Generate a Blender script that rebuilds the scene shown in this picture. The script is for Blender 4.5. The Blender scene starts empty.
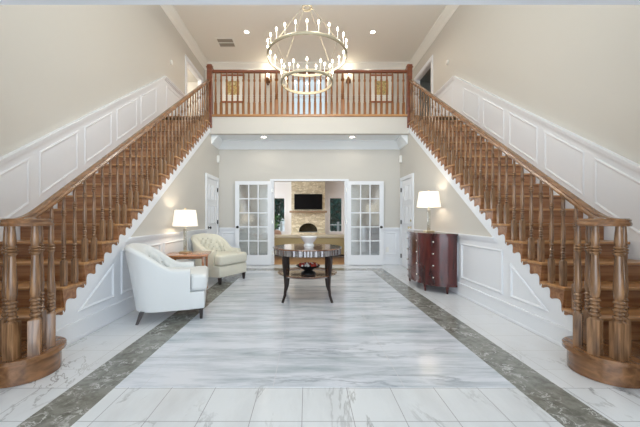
import bpy, bmesh, math, random
from mathutils import Vector, Matrix
random.seed(7)
C = bpy.context.scene.collection
PI = math.pi
sin, cos = math.sin, math.cos

# ------------------------------------------------------------------ materials
def new_mat(name):
    m = bpy.data.materials.new(name); m.use_nodes = True
    nt = m.node_tree; b = nt.nodes['Principled BSDF']
    return m, nt, b
def P(name, col, rough=0.5, metal=0.0, spec=0.5, coat=0.0, bump=0, bscale=200, var=0.0, vscale=3):
    m, nt, b = new_mat(name)
    b.inputs['Base Color'].default_value = (*col, 1); b.inputs['Roughness'].default_value = rough
    b.inputs['Metallic'].default_value = metal; b.inputs['Specular IOR Level'].default_value = spec
    b.inputs['Coat Weight'].default_value = coat
    tc = nt.nodes.new('ShaderNodeTexCoord')
    if var:
        n = nt.nodes.new('ShaderNodeTexNoise'); n.inputs['Scale'].default_value = vscale
        nt.links.new(tc.outputs['Object'], n.inputs['Vector'])
        r = nt.nodes.new('ShaderNodeValToRGB')
        r.color_ramp.elements[0].position = .3; r.color_ramp.elements[1].position = .7
        r.color_ramp.elements[0].color = (*[c*(1-var) for c in col], 1)
        r.color_ramp.elements[1].color = (*[min(1, c*(1+var)) for c in col], 1)
        nt.links.new(n.outputs['Fac'], r.inputs['Fac']); nt.links.new(r.outputs['Color'], b.inputs['Base Color'])
    if bump:
        n = nt.nodes.new('ShaderNodeTexNoise'); n.inputs['Scale'].default_value = bscale
        nt.links.new(tc.outputs['Object'], n.inputs['Vector'])
        bp = nt.nodes.new('ShaderNodeBump'); bp.inputs['Strength'].default_value = bump
        bp.inputs['Distance'].default_value = .01
        nt.links.new(n.outputs['Fac'], bp.inputs['Height']); nt.links.new(bp.outputs['Normal'], b.inputs['Normal'])
    return m
def wood(name, c1, c2, rough=.3, scale=(2, 30, 30), coat=.2, contrast=(.3, .7)):
    m, nt, b = new_mat(name)
    tc = nt.nodes.new('ShaderNodeTexCoord'); mp = nt.nodes.new('ShaderNodeMapping')
    mp.inputs['Scale'].default_value = scale
    n = nt.nodes.new('ShaderNodeTexNoise'); n.inputs['Scale'].default_value = 1
    n.inputs['Detail'].default_value = 4; n.inputs['Distortion'].default_value = .6
    r = nt.nodes.new('ShaderNodeValToRGB')
    r.color_ramp.elements[0].position, r.color_ramp.elements[1].position = contrast
    r.color_ramp.elements[0].color = (*c1, 1); r.color_ramp.elements[1].color = (*c2, 1)
    nt.links.new(tc.outputs['Object'], mp.inputs['Vector']); nt.links.new(mp.outputs['Vector'], n.inputs['Vector'])
    nt.links.new(n.outputs['Fac'], r.inputs['Fac']); nt.links.new(r.outputs['Color'], b.inputs['Base Color'])
    b.inputs['Roughness'].default_value = rough; b.inputs['Coat Weight'].default_value = coat
    b.inputs['Coat Roughness'].default_value = .15
    return m
def marble(name, base, vein, blotch, vscale=(1.2, 1.2, 1), width=.03, blotch_amt=.3, tile=None, grout=(.45, .45, .46), rough=.16, toff=(0, 0, 0), streak=False):
    m, nt, b = new_mat(name); L = nt.links.new; N = nt.nodes.new
    tc = N('ShaderNodeTexCoord'); mp = N('ShaderNodeMapping'); mp.inputs['Scale'].default_value = vscale
    L(tc.outputs['Object'], mp.inputs['Vector'])
    n = N('ShaderNodeTexNoise'); n.inputs['Scale'].default_value = 1.0; n.inputs['Detail'].default_value = 8
    n.inputs['Roughness'].default_value = .62; n.inputs['Distortion'].default_value = .5
    L(mp.outputs['Vector'], n.inputs['Vector'])
    # veins: thin band round noise = .5
    s = N('ShaderNodeMath'); s.operation = 'SUBTRACT'; s.inputs[1].default_value = .5; L(n.outputs['Fac'], s.inputs[0])
    a = N('ShaderNodeMath'); a.operation = 'ABSOLUTE'; L(s.outputs[0], a.inputs[0])
    mr = N('ShaderNodeMapRange'); mr.inputs[1].default_value = 0; mr.inputs[2].default_value = width
    mr.inputs[3].default_value = 1; mr.inputs[4].default_value = 0; L(a.outputs[0], mr.inputs[0])
    n2 = N('ShaderNodeTexNoise'); n2.inputs['Scale'].default_value = .7; n2.inputs['Detail'].default_value = 3
    L(mp.outputs['Vector'], n2.inputs['Vector'])
    r2 = N('ShaderNodeMapRange'); r2.inputs[1].default_value = .45; r2.inputs[2].default_value = .62
    L(n2.outputs['Fac'], r2.inputs[0])
    mm = N('ShaderNodeMath'); mm.operation = 'MULTIPLY'; L(mr.outputs[0], mm.inputs[0]); L(r2.outputs[0], mm.inputs[1])
    n3 = N('ShaderNodeTexNoise'); n3.inputs['Scale'].default_value = 1.6; n3.inputs['Detail'].default_value = 6
    n3.inputs['Roughness'].default_value = .65
    mo = N('ShaderNodeMapping'); mo.inputs['Location'].default_value = (3.1, 7.7, 1); mo.inputs['Scale'].default_value = vscale
    L(tc.outputs['Object'], mo.inputs['Vector']); L(mo.outputs['Vector'], n3.inputs['Vector'])
    r3 = N('ShaderNodeMapRange'); r3.inputs[1].default_value = .42; r3.inputs[2].default_value = .75
    r3.inputs[4].default_value = blotch_amt; L(n3.outputs['Fac'], r3.inputs[0])
    x1 = N('ShaderNodeMix'); x1.data_type = 'RGBA'; x1.inputs[6].default_value = (*base, 1); x1.inputs[7].default_value = (*blotch, 1)
    L(r3.outputs[0], x1.inputs[0])
    x2 = N('ShaderNodeMix'); x2.data_type = 'RGBA'; x2.inputs[7].default_value = (*vein, 1)
    L(mm.outputs[0], x2.inputs[0]); L(x1.outputs[2], x2.inputs[6])
    out = x2.outputs[2]
    if tile:
        m2 = N('ShaderNodeMapping'); m2.inputs['Location'].default_value = toff; L(tc.outputs['Object'], m2.inputs['Vector'])
        br = N('ShaderNodeTexBrick'); br.offset = tile[2]; br.inputs['Scale'].default_value = 1
        br.inputs['Brick Width'].default_value = tile[0]; br.inputs['Row Height'].default_value = tile[1]
        br.inputs['Mortar Size'].default_value = .0022; br.inputs['Mortar Smooth'].default_value = .1
        L(m2.outputs['Vector'], br.inputs['Vector'])
        x3 = N('ShaderNodeMix'); x3.data_type = 'RGBA'; x3.inputs[7].default_value = (*grout, 1)
        L(br.outputs['Fac'], x3.inputs[0]); L(out, x3.inputs[6]); out = x3.outputs[2]
    L(out, b.inputs['Base Color']); b.inputs['Roughness'].default_value = rough
    return m
def emis(name, col, s, sample=True):
    m, nt, b = new_mat(name); b.inputs['Base Color'].default_value = (*col, 1)
    b.inputs['Emission Color'].default_value = (*col, 1); b.inputs['Emission Strength'].default_value = s
    if not sample: m.cycles.emission_sampling = 'NONE'
    return m
def glass(name, tint=(.95, .97, .96), gloss=.12, rough=.03, bump=0):
    m = bpy.data.materials.new(name); m.use_nodes = True; nt = m.node_tree; nt.nodes.clear(); N = nt.nodes.new; L = nt.links.new
    o = N('ShaderNodeOutputMaterial'); mx = N('ShaderNodeMixShader'); t = N('ShaderNodeBsdfTransparent'); g = N('ShaderNodeBsdfGlossy')
    t.inputs['Color'].default_value = (*tint, 1); g.inputs['Roughness'].default_value = rough
    mx.inputs[0].default_value = gloss
    L(t.outputs[0], mx.inputs[1]); L(g.outputs[0], mx.inputs[2]); L(mx.outputs[0], o.inputs['Surface'])
    if bump:
        n = N('ShaderNodeTexNoise'); n.inputs['Scale'].default_value = 14; bp = N('ShaderNodeBump')
        tc = N('ShaderNodeTexCoord'); L(tc.outputs['Object'], n.inputs['Vector'])
        bp.inputs['Strength'].default_value = bump; L(n.outputs['Fac'], bp.inputs['Height']); L(bp.outputs['Normal'], g.inputs['Normal'])
    return m

M = {}
M['wall'] = P('warm_greige_wall_paint', (.625, .598, .552), .7, bump=.05, bscale=90)
M['white'] = P('white_trim_paint', (.84, .86, .90), .38)
M['white_warm'] = P('white_ceiling_paint', (.88, .885, .845), .7)
M['ceil2'] = P('pale_blue_white_ceiling', (.87, .90, .92), .6)
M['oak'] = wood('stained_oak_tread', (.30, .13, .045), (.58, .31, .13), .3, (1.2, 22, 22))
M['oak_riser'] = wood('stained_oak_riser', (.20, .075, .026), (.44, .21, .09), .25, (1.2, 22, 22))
M['bal'] = wood('stained_oak_baluster', (.085, .040, .018), (.36, .19, .088), .24, (40, 40, 4), coat=.5)
M['rail'] = wood('stained_oak_handrail', (.12, .05, .018), (.30, .14, .055), .25, (22, 3, 22), coat=.5)
M['red'] = wood('reddish_balcony_wood', (.15, .05, .011), (.35, .14, .035), .4, (25, 25, 3), coat=.1)
M['redbar'] = wood('reddish_balcony_rail', (.12, .028, .010), (.22, .06, .02), .3, (3, 25, 25), coat=.3)
M['mahog'] = wood('mahogany_veneer', (.035, .006, .006), (.12, .018, .015), .17, (9, 9, 1.5), coat=.35)
M['dark'] = wood('espresso_wood', (.012, .006, .005), (.03, .015, .012), .3, (20, 20, 3), coat=.2)
M['tabletop'] = wood('polished_table_top', (.13, .055, .03), (.26, .13, .075), .07, (6, 6, 6), coat=1)
M['cherry'] = wood('cherry_side_table', (.30, .10, .03), (.48, .20, .07), .22, (3, 20, 20), coat=.5)
M['floorwood'] = wood('orange_wood_floor', (.36, .18, .07), (.52, .29, .13), .3, (1.5, 12, 1))
M['tile'] = marble('white_marble_tiles', (.74, .76, .79), (.28, .28, .28), (.56, .57, .59), (1.5, 1.1, 1), .009, .45, (.61, .34, 0.0), (.5, .5, .5), .15)
M['tile_f'] = marble('white_marble_front_tiles', (.73, .76, .79), (.24, .25, .26), (.52, .53, .55), (2.4, .8, 1), .018, .5, (.308, .345, 0.0), (.33, .33, .36), .15, (.09, .30, 0))
M['strip'] = marble('grey_green_marble_border', (.25, .255, .23), (.62, .63, .62), (.09, .09, .075), (9, 9, 1), .03, 1.0, None, rough=.15)
M['field'] = marble('lavender_grey_marble_field', (.70, .73, .80), (.36, .40, .46), (.26, .33, .38), (.75, 5, 1), .035, .95, (.93, .93, 0), (.64, .64, .68), .16, (.3, .2, 0))
M['cream'] = P('cream_upholstery', (.72, .70, .60), .75, bump=.15, bscale=400)
M['cream_b'] = P('pale_upholstery', (.74, .76, .76), .75, bump=.15, bscale=400)
M['button'] = P('shaded_upholstery_button', (.34, .32, .27), .7)  # darker than the fabric: tuft shading put into the colour
M['sofa'] = P('tan_sofa_fabric', (.42, .34, .18), .8, bump=.1, bscale=300)
M['sofa2'] = P('light_sofa_fabric', (.62, .56, .44), .8)
M['brass'] = P('champagne_metal', (.62, .52, .34), .32, 1)
M['ringmetal'] = P('brushed_champagne_ring', (.34, .29, .20), .5, .3)
M['nickel'] = P('nickel', (.75, .72, .66), .25, 1)
M['black'] = P('black_metal', (.012, .012, .012), .4, spec=.3)
M['bronze'] = P('dark_bronze', (.16, .07, .03), .4, .6)
M['tv'] = P('tv_screen', (.004, .004, .005), .5, spec=.12)
M['bowlw'] = P('white_glass_bowl', (.82, .84, .85), .12, coat=.6)
M['potp'] = P('red_and_cream_potpourri', (.5, .06, .04), .6, var=.6, vscale=40)
M['candle'] = P('candle_sleeve', (.60, .56, .46), .4)
M['bulb'] = emis('lit_bulb', (1, .86, .62), 14, False)
M['can'] = emis('lit_recessed_lens', (1, .93, .8), 12, False)
M['shade'] = emis('lit_lamp_shade', (1, .93, .82), .45, False)
M['lampglass'] = glass('clear_lamp_column', (.80, .78, .70), .3, .05)
M['glass'] = glass('window_glass', gloss=.04)
M['doorglass'] = glass('textured_door_glass', (.99, 1, .99), .28, .10, .35)
M['paper'] = P('white_mat', (.83, .82, .78), .7)
M['frame'] = wood('red_picture_frame', (.26, .06, .02), (.38, .12, .04), .35, (10, 10, 10))
M['vent'] = P('vent_metal', (.36, .33, .28), .5)
M['leaf'] = P('tree_leaves', (.05, .17, .15), .6, var=.5, vscale=2)
M['leaf2'] = P('plant_leaves', (.12, .30, .08), .5, var=.4, vscale=6)
M['bark'] = P('bark', (.12, .08, .05), .9)
M['grass'] = P('lawn', (.06, .13, .05), .9, var=.3)
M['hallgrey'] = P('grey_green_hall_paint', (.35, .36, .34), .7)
M['plastic'] = P('white_plastic', (.86, .85, .82), .4)
M['pillow'] = P('blush_pillow', (.55, .36, .28), .8)
M['firebox'] = P('firebox_brick', (.07, .06, .035), .9, var=.5, vscale=12)
def stone():
    m, nt, b = new_mat('cream_stacked_stone'); N = nt.nodes.new; L = nt.links.new
    tc = N('ShaderNodeTexCoord'); mp = N('ShaderNodeMapping'); mp.inputs['Scale'].default_value = (6, 6, 12)
    v = N('ShaderNodeTexVoronoi'); v.inputs['Scale'].default_value = 1
    v2 = N('ShaderNodeTexVoronoi'); v2.feature = 'DISTANCE_TO_EDGE'; v2.inputs['Scale'].default_value = 1
    L(tc.outputs['Object'], mp.inputs['Vector']); L(mp.outputs['Vector'], v.inputs['Vector']); L(mp.outputs['Vector'], v2.inputs['Vector'])
    sp = N('ShaderNodeSeparateColor'); L(v.outputs['Color'], sp.inputs[0])
    r = N('ShaderNodeValToRGB'); r.color_ramp.elements[0].color = (.56, .50, .35, 1); r.color_ramp.elements[1].color = (.82, .77, .62, 1)
    L(sp.outputs[0], r.inputs['Fac'])
    mr = N('ShaderNodeMapRange'); mr.inputs[2].default_value = .06; mr.inputs[3].default_value = .6; L(v2.outputs['Distance'], mr.inputs[0])
    mx = N('ShaderNodeMix'); mx.data_type = 'RGBA'; mx.blend_type = 'MULTIPLY'; mx.inputs[0].default_value = 1
    L(r.outputs['Color'], mx.inputs[6]); L(mr.outputs[0], mx.inputs[7]); L(mx.outputs[2], b.inputs['Base Color'])
    b.inputs['Roughness'].default_value = .85
    return m
M['stone'] = stone()
def art(name, cols, seed):
    m, nt, b = new_mat(name); N = nt.nodes.new; L = nt.links.new
    tc = N('ShaderNodeTexCoord'); mp = N('ShaderNodeMapping'); mp.inputs['Location'].default_value = (seed, seed, seed)
    n = N('ShaderNodeTexNoise'); n.inputs['Scale'].default_value = 9; r = N('ShaderNodeValToRGB'); r.color_ramp.interpolation = 'CONSTANT'
    L(tc.outputs['Object'], mp.inputs['Vector']); L(mp.outputs['Vector'], n.inputs['Vector']); L(n.outputs['Fac'], r.inputs['Fac']); L(r.outputs['Color'], b.inputs['Base Color'])
    e = r.color_ramp.elements; e[0].color = (*cols[0], 1); e[1].position = .45; e[1].color = (*cols[1], 1)
    for i, c in enumerate(cols[2:]):
        x = e.new(.52+.07*i); x.color = (*c, 1)
    return m
M['art1'] = art('framed_print_warm', [(.45, .32, .12), (.62, .45, .18), (.30, .22, .10), (.70, .60, .35)], 1.3)
M['art2'] = art('framed_print_gold', [(.55, .42, .15), (.38, .30, .12), (.66, .52, .25), (.25, .22, .12)], 5.1)

# ------------------------------------------------------------------ mesh builder
class MB:
    def __init__(s): s.bm = bmesh.new()
    def face(s, pts):
        vs = [s.bm.verts.new(p) for p in pts]; return s.bm.faces.new(vs)
    def box(s, x0, x1, y0, y1, z0, z1, bev=0, seg=2):
        if x0 > x1: x0, x1 = x1, x0
        g = bmesh.ops.create_cube(s.bm, size=1)['verts']
        for v in g: v.co = Vector((x0+(v.co.x+.5)*(x1-x0), y0+(v.co.y+.5)*(y1-y0), z0+(v.co.z+.5)*(z1-z0)))
        if bev:
            ed = list({e for v in g for e in v.link_edges})
            bmesh.ops.bevel(s.bm, geom=ed, offset=bev, segments=seg, affect='EDGES', profile=.5)
        return s
    def prism(s, pts, off, bev=0, seg=3):
        """closed polygon of 3D points, extruded by the vector off"""
        off = Vector(off); n = len(pts)
        a = [s.bm.verts.new(p) for p in pts]; b = [s.bm.verts.new(Vector(p)+off) for p in pts]
        fs = [s.bm.faces.new(a), s.bm.faces.new(b[::-1])]
        for i in range(n): fs.append(s.bm.faces.new((a[i], b[i], b[(i+1) % n], a[(i+1) % n])))
        if bev:
            ed = list({e for f in fs for e in f.edges})
            bmesh.ops.bevel(s.bm, geom=ed, offset=bev, segments=seg, affect='EDGES', profile=.5)
        return s
    def lathe(s, prof, c=(0, 0, 0), n=16, sq=None, close=True, rot=0):
        """profile [(r,z)]; rings flagged square where z < sq"""
        rings = []
        for r, z in prof:
            ring = []
            for i in range(n):
                a = 2*PI*(i+.5)/n + rot
                if sq and sq(z):
                    b = 2*PI*(i+.5)/n
                    k = 1/max(abs(cos(b)), abs(sin(b)))
                    k = min(k, 1.38)
                    ring.append(s.bm.verts.new((c[0]+r*k*cos(a), c[1]+r*k*sin(a), c[2]+z)))
                else: ring.append(s.bm.verts.new((c[0]+r*cos(a), c[1]+r*sin(a), c[2]+z)))
            rings.append(ring)
        for A, B in zip(rings, rings[1:]):
            for i in range(n): s.bm.faces.new((A[i], A[(i+1) % n], B[(i+1) % n], B[i]))
        if close:
            s.bm.faces.new(rings[0][::-1]); s.bm.faces.new(rings[-1])
        return s
    def sweep(s, path, prof, closed=False, up=(0, 0, 1), scale=None):
        """sweep a 2D profile (side, up) along a path"""
        path = [Vector(p) for p in path]; n = len(path); rings = []; up = Vector(up)
        for i, p in enumerate(path):
            if closed: t = path[(i+1) % n]-path[i-1]
            else: t = path[min(i+1, n-1)]-path[max(i-1, 0)]
            t.normalize(); side = t.cross(up)
            if side.length < 1e-4: side = t.cross(Vector((1, 0, .01)))
            side.normalize(); u = side.cross(t).normalized(); k = scale[i] if scale else 1
            rings.append([s.bm.verts.new(p+side*a*k+u*b*k) for a, b in prof])
        m = len(prof)
        for i in range(n if closed else n-1):
            A, B = rings[i], rings[(i+1) % n]
            for j in range(m): s.bm.faces.new((A[j], A[(j+1) % m], B[(j+1) % m], B[j]))
        if not closed: s.bm.faces.new(rings[0][::-1]); s.bm.faces.new(rings[-1])
        return s
    def tube(s, path, r, n=8, closed=False, scale=None):
        return s.sweep(path, [(r*cos(2*PI*i/n), r*sin(2*PI*i/n)) for i in range(n)], closed, scale=scale)
    def sphere(s, c, r, u=12, v=8, sc=(1, 1, 1)):
        g = bmesh.ops.create_uvsphere(s.bm, u_segments=u, v_segments=v, radius=r)['verts']
        for w in g: w.co = Vector((w.co.x*sc[0]+c[0], w.co.y*sc[1]+c[1], w.co.z*sc[2]+c[2]))
        return s
    def ring(s, pts, w, off):
        """flat moulding frame: planar convex polygon pts, inset w, raised by off"""
        pts = [Vector(p) for p in pts]; off = Vector(off); n = len(pts); nn = off.normalized(); c = sum(pts, Vector())/n; inn = []
        for i in range(n):
            a, b, d = pts[i-1], pts[i], pts[(i+1) % n]
            e1 = (b-a).normalized(); e2 = (d-b).normalized()
            n1 = nn.cross(e1); n2 = nn.cross(e2)
            if n1.dot(c-b) < 0: n1 = -n1
            if n2.dot(c-b) < 0: n2 = -n2
            h = (n1+n2).normalized(); inn.append(b+h*(w/max(.3, h.dot(n1))))
        O = [s.bm.verts.new(p) for p in pts]; O2 = [s.bm.verts.new(p+off*.6) for p in pts]
        mid = [s.bm.verts.new(p*.55+q*.45+off) for p, q in zip(pts, inn)]
        I2 = [s.bm.verts.new(q+off*.35) for q in inn]; I = [s.bm.verts.new(q) for q in inn]
        for A, B in ((O, O2), (O2, mid), (mid, I2), (I2, I), (I, O)):
            for i in range(n):
                j = (i+1) % n; s.bm.faces.new((A[i], A[j], B[j], B[i]))
        return s
    def mesh(s, name, mat, smooth=True, ang=35):
        bmesh.ops.recalc_face_normals(s.bm, faces=s.bm.faces)
        me = bpy.data.meshes.new(name); s.bm.to_mesh(me); s.bm.free()
        for m in (mat if isinstance(mat, list) else [mat]): me.materials.append(m)
        if smooth:
            for p in me.polygons: p.use_smooth = True
            me.set_sharp_from_angle(angle=math.radians(ang))
        return me
    def build(s, name, mat, parent=None, smooth=True, world=True, label=None, ang=35):
        """world=True: the verts are in scene coordinates, move them under the (unrotated) parent"""
        if parent is not None and world:
            o = parent.location.copy()
            if parent.parent: o += parent.parent.location
            bmesh.ops.translate(s.bm, verts=s.bm.verts, vec=-o)
        ob = bpy.data.objects.new(name, s.mesh(name, mat, smooth, ang)); C.objects.link(ob); ob.parent = parent
        if label: ob['label'] = label
        return ob
def inst(name, me, parent, loc, rz=0, label=None):
    ob = bpy.data.objects.new(name, me); C.objects.link(ob); ob.parent = parent; ob.location = loc; ob.rotation_euler.z = rz
    if label: ob['label'] = label
    return ob
def thing(name, label, cat, loc=(0, 0, 0), rz=0, group=None):
    o = bpy.data.objects.new(name, None); o.empty_display_size = .1; C.objects.link(o)
    o.location = loc; o.rotation_euler.z = rz; o['label'] = label; o['category'] = cat
    if group: o['group'] = group
    return o
def tag(o, label, cat, group=None, kind=None):
    o['label'] = label; o['category'] = cat
    if group: o['group'] = group
    if kind: o['kind'] = kind
    return o
def st(name, mb, mat, parent=None, smooth=False, **k):
    o = mb.build(name, mat, parent, smooth=smooth, **k)
    if parent is None: o['kind'] = 'structure'
    return o
def copy_tree(o, parent=None):
    c = o.copy(); C.objects.link(c)
    if parent: c.parent = parent
    for ch in list(o.children): copy_tree(ch, c)
    return c

# ------------------------------------------------------------------ measures
W = 2.33      # plane of the wall under each stair
XO = 3.47     # outer walls
YB = 7.72     # back wall of the lower hall
YL = 7.0      # balcony edge
FL2 = 3.58    # upper floor
CL1 = 3.17    # lower ceiling
CE = 6.32     # upper ceiling
YU = 10.0     # back wall upstairs
NR, RISE, RUN = 19, .1884, .2650
Y1 = YL - 18*RUN      # first riser 2.23
TAN = RISE/RUN
def nose(y): return RISE + (y-Y1)*TAN       # line through the nosings
def low(y): return (y-Y1)*TAN               # line through the riser feet

# ------------------------------------------------------------------ floor
mb = MB(); mb.box(-XO-.1, XO+.1, 2.125, YB, -.1, 0); st('floor', mb, M['tile'])
mb = MB(); mb.box(-XO-.1, XO+.1, -2.2, 2.125, -.1, 0); st('floor_front_tiles', mb, M['tile_f'])
mb = MB()
mb.box(-1.73, -1.42, -2.2, 7.15, 0, .002); mb.box(1.42, 1.73, -2.2, 7.15, 0, .002); mb.box(-1.42, 1.42, 6.83, 7.15, 0, .002)
st('floor_border', mb, M['strip'])
mb = MB(); mb.box(-1.42, 1.42, 2.125, 6.83, 0, .002); st('floor_field', mb, M['field'])
mb = MB(); mb.box(-4.6, 4.6, YB, 15.3, -.1, 0); st('floor_family_room', mb, M['floorwood'])

# ------------------------------------------------------------------ walls under the stairs
def side_wall(sg, side):
    X = sg*W; D = (sg*.1, 0, 0); RH = .93
    yr = Y1 + RH/TAN; yt = Y1+CL1/TAN
    lowpoly = [(X, Y1+.06, 0), (X, YB, 0), (X, YB, RH), (X, yr, RH)]
    mb = MB(); mb.prism(lowpoly, D); st('wall_%s_wainscot' % side, mb, M['white'])
    up = [(X, yr, RH), (X, YB, RH), (X, YB, CL1), (X, YL+.0, CL1), (X, YL, low(YL)), (X, yr, RH)][:-1]
    mb = MB(); mb.prism(up, D); st('wall_%s_under_stair' % side, mb, M['wall'])
    inn = -sg
    # stringer band
    mb = MB(); bw = .18
    saw = [(X, Y1+.02, .01)]
    for i in range(0, NR-1):
        ya = Y1+i*RUN; tb = (i+1)*RISE-.03
        saw += [(X, ya+.021, low(ya)+.085), (X, ya+RUN-.115/TAN, tb), (X, ya+RUN+.02, tb)]
    saw += [(X, YL, low(YL)-.03), (X, YL, low(YL)-bw), (X, Y1+bw/TAN+.02, .01)]
    mb.prism(saw, (inn*.018, 0, 0))
    st('trim_%s_stringer' % side, mb, M['white'])
    # chair rail, baseboard, panel mouldings
    mb = MB(); ye = 6.70
    for (za, zb, d) in ((.90, .935, .022), (.935, .955, .036)):
        mb.box(X, X+inn*d, Y1+(za+bw)/TAN, ye, za, zb)
        mb.box(X, X+inn*d, 7.66, YB, za, zb)
    st('trim_%s_chair_rail' % side, mb, M['white'])
    mb = MB()
    mb.box(X, X+inn*.02, Y1+.22, ye, 0.003, .17); mb.box(X+inn*.02, X+inn*.028, Y1+.22, ye, 0.003, .03); mb.box(X, X+inn*.027, Y1+.25, ye, .17, .19)
    mb.box(X, X+inn*.02, 7.66, YB, 0.003, .17)
    st('baseboard_%s' % side, mb, M['white'])
    mb = MB(); d = (inn*.016, 0, 0); z0, z1 = .27, .81
    def lim(y): return low(y)-bw-(.07 if y < 3.6 else -.1)
    ta = Y1+(z0+bw+.07)/TAN
    def poly(ya, yb):
        za, zb = min(z1, lim(ya)), min(z1, lim(yb))
        p = [(X, ya, z0), (X, yb, z0), (X, yb, zb)]
        if za < z1 and zb >= z1: p.append((X, Y1+(z1+bw+.07)/TAN, z1))
        if za > z0+.02: p.append((X, ya, za))
        return p
    for ya, yb in ((ta, 3.52), (3.66, 4.64), (4.75, 5.70), (5.81, 6.60)): mb.ring(poly(ya, yb), .03, d)
    st('trim_%s_panel_moulding' % side, mb, M['white'])
    # outer wall above the stair
    XX = sg*XO; D = (sg*.12, 0, 0); da, db, dz = 8.50, 9.70, 5.66
    mb = MB()
    for (ya, yb, za, zb) in ((1.7, da, 0, CE), (da, db, dz, CE), (db, YU, 0, CE), (da, db, 0, FL2)):
        mb.box(XX, XX+sg*.12, ya, yb, za, zb)
    st('wall_%s' % side, mb, M['wall'])
    cap = .90; yc = Y1+(4.58-cap-RISE)/TAN
    def capz(y): return min(nose(y)+cap, 4.58)
    mb = MB(); t = (inn*.012, 0, 0); y0 = 1.92
    mb.prism([(XX, y0, low(y0)-.1), (XX, YL, low(YL)-.1), (XX, YL, FL2-.2), (XX, 8.38, FL2-.2), (XX, 8.38, 4.58-.03), (XX, yc, 4.58-.03), (XX, y0, nose(y0)+cap-.03)], t)
    st('wall_%s_stair_wainscot' % side, mb, M['white'])
    mb = MB()
    for (o0, o1, w) in ((-.085, -.055, .026), (-.055, -.02, .05), (-.02, 0.002, .062)):
        mb.prism([(XX, y0, nose(y0)+cap+o0), (XX, yc, 4.58+o0), (XX, 8.38, 4.58+o0), (XX, 8.38, 4.58+o1), (XX, yc, 4.58+o1), (XX, y0, nose(y0)+cap+o1)], (inn*w, 0, 0))
    st('trim_%s_stair_cap' % side, mb, M['white'])
    mb = MB(); xw = XX+inn*.012
    k = 2.26
    while k < 6.9:
        a, b = k, k+.64; k += .775
        if b > yc: b = yc-.02
        p = [(xw, a, nose(a)+.16), (xw, b, nose(b)+.16), (xw, b, nose(b)+cap-.17), (xw, a, nose(a)+cap-.17)]
        if b > a+.1: mb.ring(p, .032, (inn*.010, 0, 0))
    mb.ring([(xw, yc+.12, FL2+.25), (xw, 8.25, FL2+.25), (xw, 8.25, 4.41), (xw, yc+.12, 4.41)], .032, (inn*.010, 0, 0))
    st('trim_%s_stair_panels' % side, mb, M['white'])
    # cased opening upstairs and the room behind it
    mb = MB()
    for q in ((da-.11, da, FL2, dz+.11), (db, db+.11, FL2, dz+.11), (da, db, dz, dz+.11)):
        mb.box(XX-sg*.025, XX+sg*.0, *q); 
    mb.box(XX, XX+sg*.12, da, da+.02, FL2, dz); mb.box(XX, XX+sg*.12, db-.02, db, FL2, dz); mb.box(XX, XX+sg*.12, da+.02, db-.02, dz-.02, dz)
    st('trim_%s_upper_opening' % side, mb, M['white'])
    mb = MB(); x1, x2 = XX+sg*.12, XX+sg*1.9
    mb.box(x1, x2, da-.6, da-.5, FL2, CE); mb.box(x1, x2, db+.5, db+.6, FL2, CE); mb.box(x2, x2+sg*.1, da-.6, db+.6, FL2, CE)
    mb.box(x1, x2, da-.6, db+.6, CE-.5, CE-.4); mb.box(x1, x2, da-.6, db+.6, FL2-.1, FL2)
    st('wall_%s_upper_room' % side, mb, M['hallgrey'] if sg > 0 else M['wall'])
side_wall(-1, 'left'); side_wall(1, 'right')

# ------------------------------------------------------------------ back wall of lower hall with the opening
OW, OH = .925, 2.15
mb = MB()
mb.box(-4.6, -OW, YB, YB+.12, .93, CL1); mb.box(OW, 4.6, YB, YB+.12, .93, CL1); mb.box(-OW, OW, YB, YB+.12, OH, CL1)
st('wall_back', mb, M['wall'])
mb = MB()
mb.box(-4.6, -OW, YB, YB+.12, 0, .93); mb.box(OW, 4.6, YB, YB+.12, 0, .93)
st('wall_back_wainscot', mb, M['white'])
mb = MB()
for s in (-1, 1):
    mb.box(s*OW, s*(OW+.085), YB-.022, YB, 0.003, OH+.05); mb.box(s*(OW+.085), s*W, YB-.03, YB, .90, .955)
    mb.box(s*(OW-.015), s*OW, YB, YB+.12, 0.003, OH)
    mb.box(s*(OW+.085), s*W, YB-.02, YB, 0.003, .18)
mb.box(-OW, OW, YB-.022, YB, OH, OH+.05)
for s in (-1, 1): mb.ring([(s*1.05, YB, .27), (s*(W-.08), YB, .27), (s*(W-.08), YB, .83), (s*1.05, YB, .83)], .035, (0, -.014, 0))
st('trim_back_casing', mb, M['white'])
# fascia, balcony slab, lower ceiling
mb = MB(); mb.box(-W, W, YL, YL+.12, CL1, FL2-.0); st('wall_balcony_fascia', mb, M['wall'])
mb = MB(); mb.box(-W, W, YL+.12, YB+.12, CL1, CL1+.06); st('ceiling_lower_hall', mb, M['ceil2'])
mb = MB(); mb.box(-XO, XO, YL+.12, YU, FL2-.1, FL2-.001); mb.box(-XO, -W, YL, YL+.12, FL2-.1, FL2-.001); mb.box(W, XO, YL, YL+.12, FL2-.1, FL2-.001); st('floor_upper_hall', mb, M['oak'])
mb = MB()
cr = [(0, 0), (.16, 0), (.16, -.03), (.13, -.05), (.05, -.15), (.03, -.19), (0, -.21)]
mb.prism([(-W, YB-a, CL1+b) for a, b in cr], (2*W, 0, 0))
for s in (-1, 1): mb.prism([(s*(W-a), YL+.12, CL1+b) for a, b in cr], (0, YB-YL-.12, 0))
st('trim_lower_crown', mb, M['ceil2'])
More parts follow.
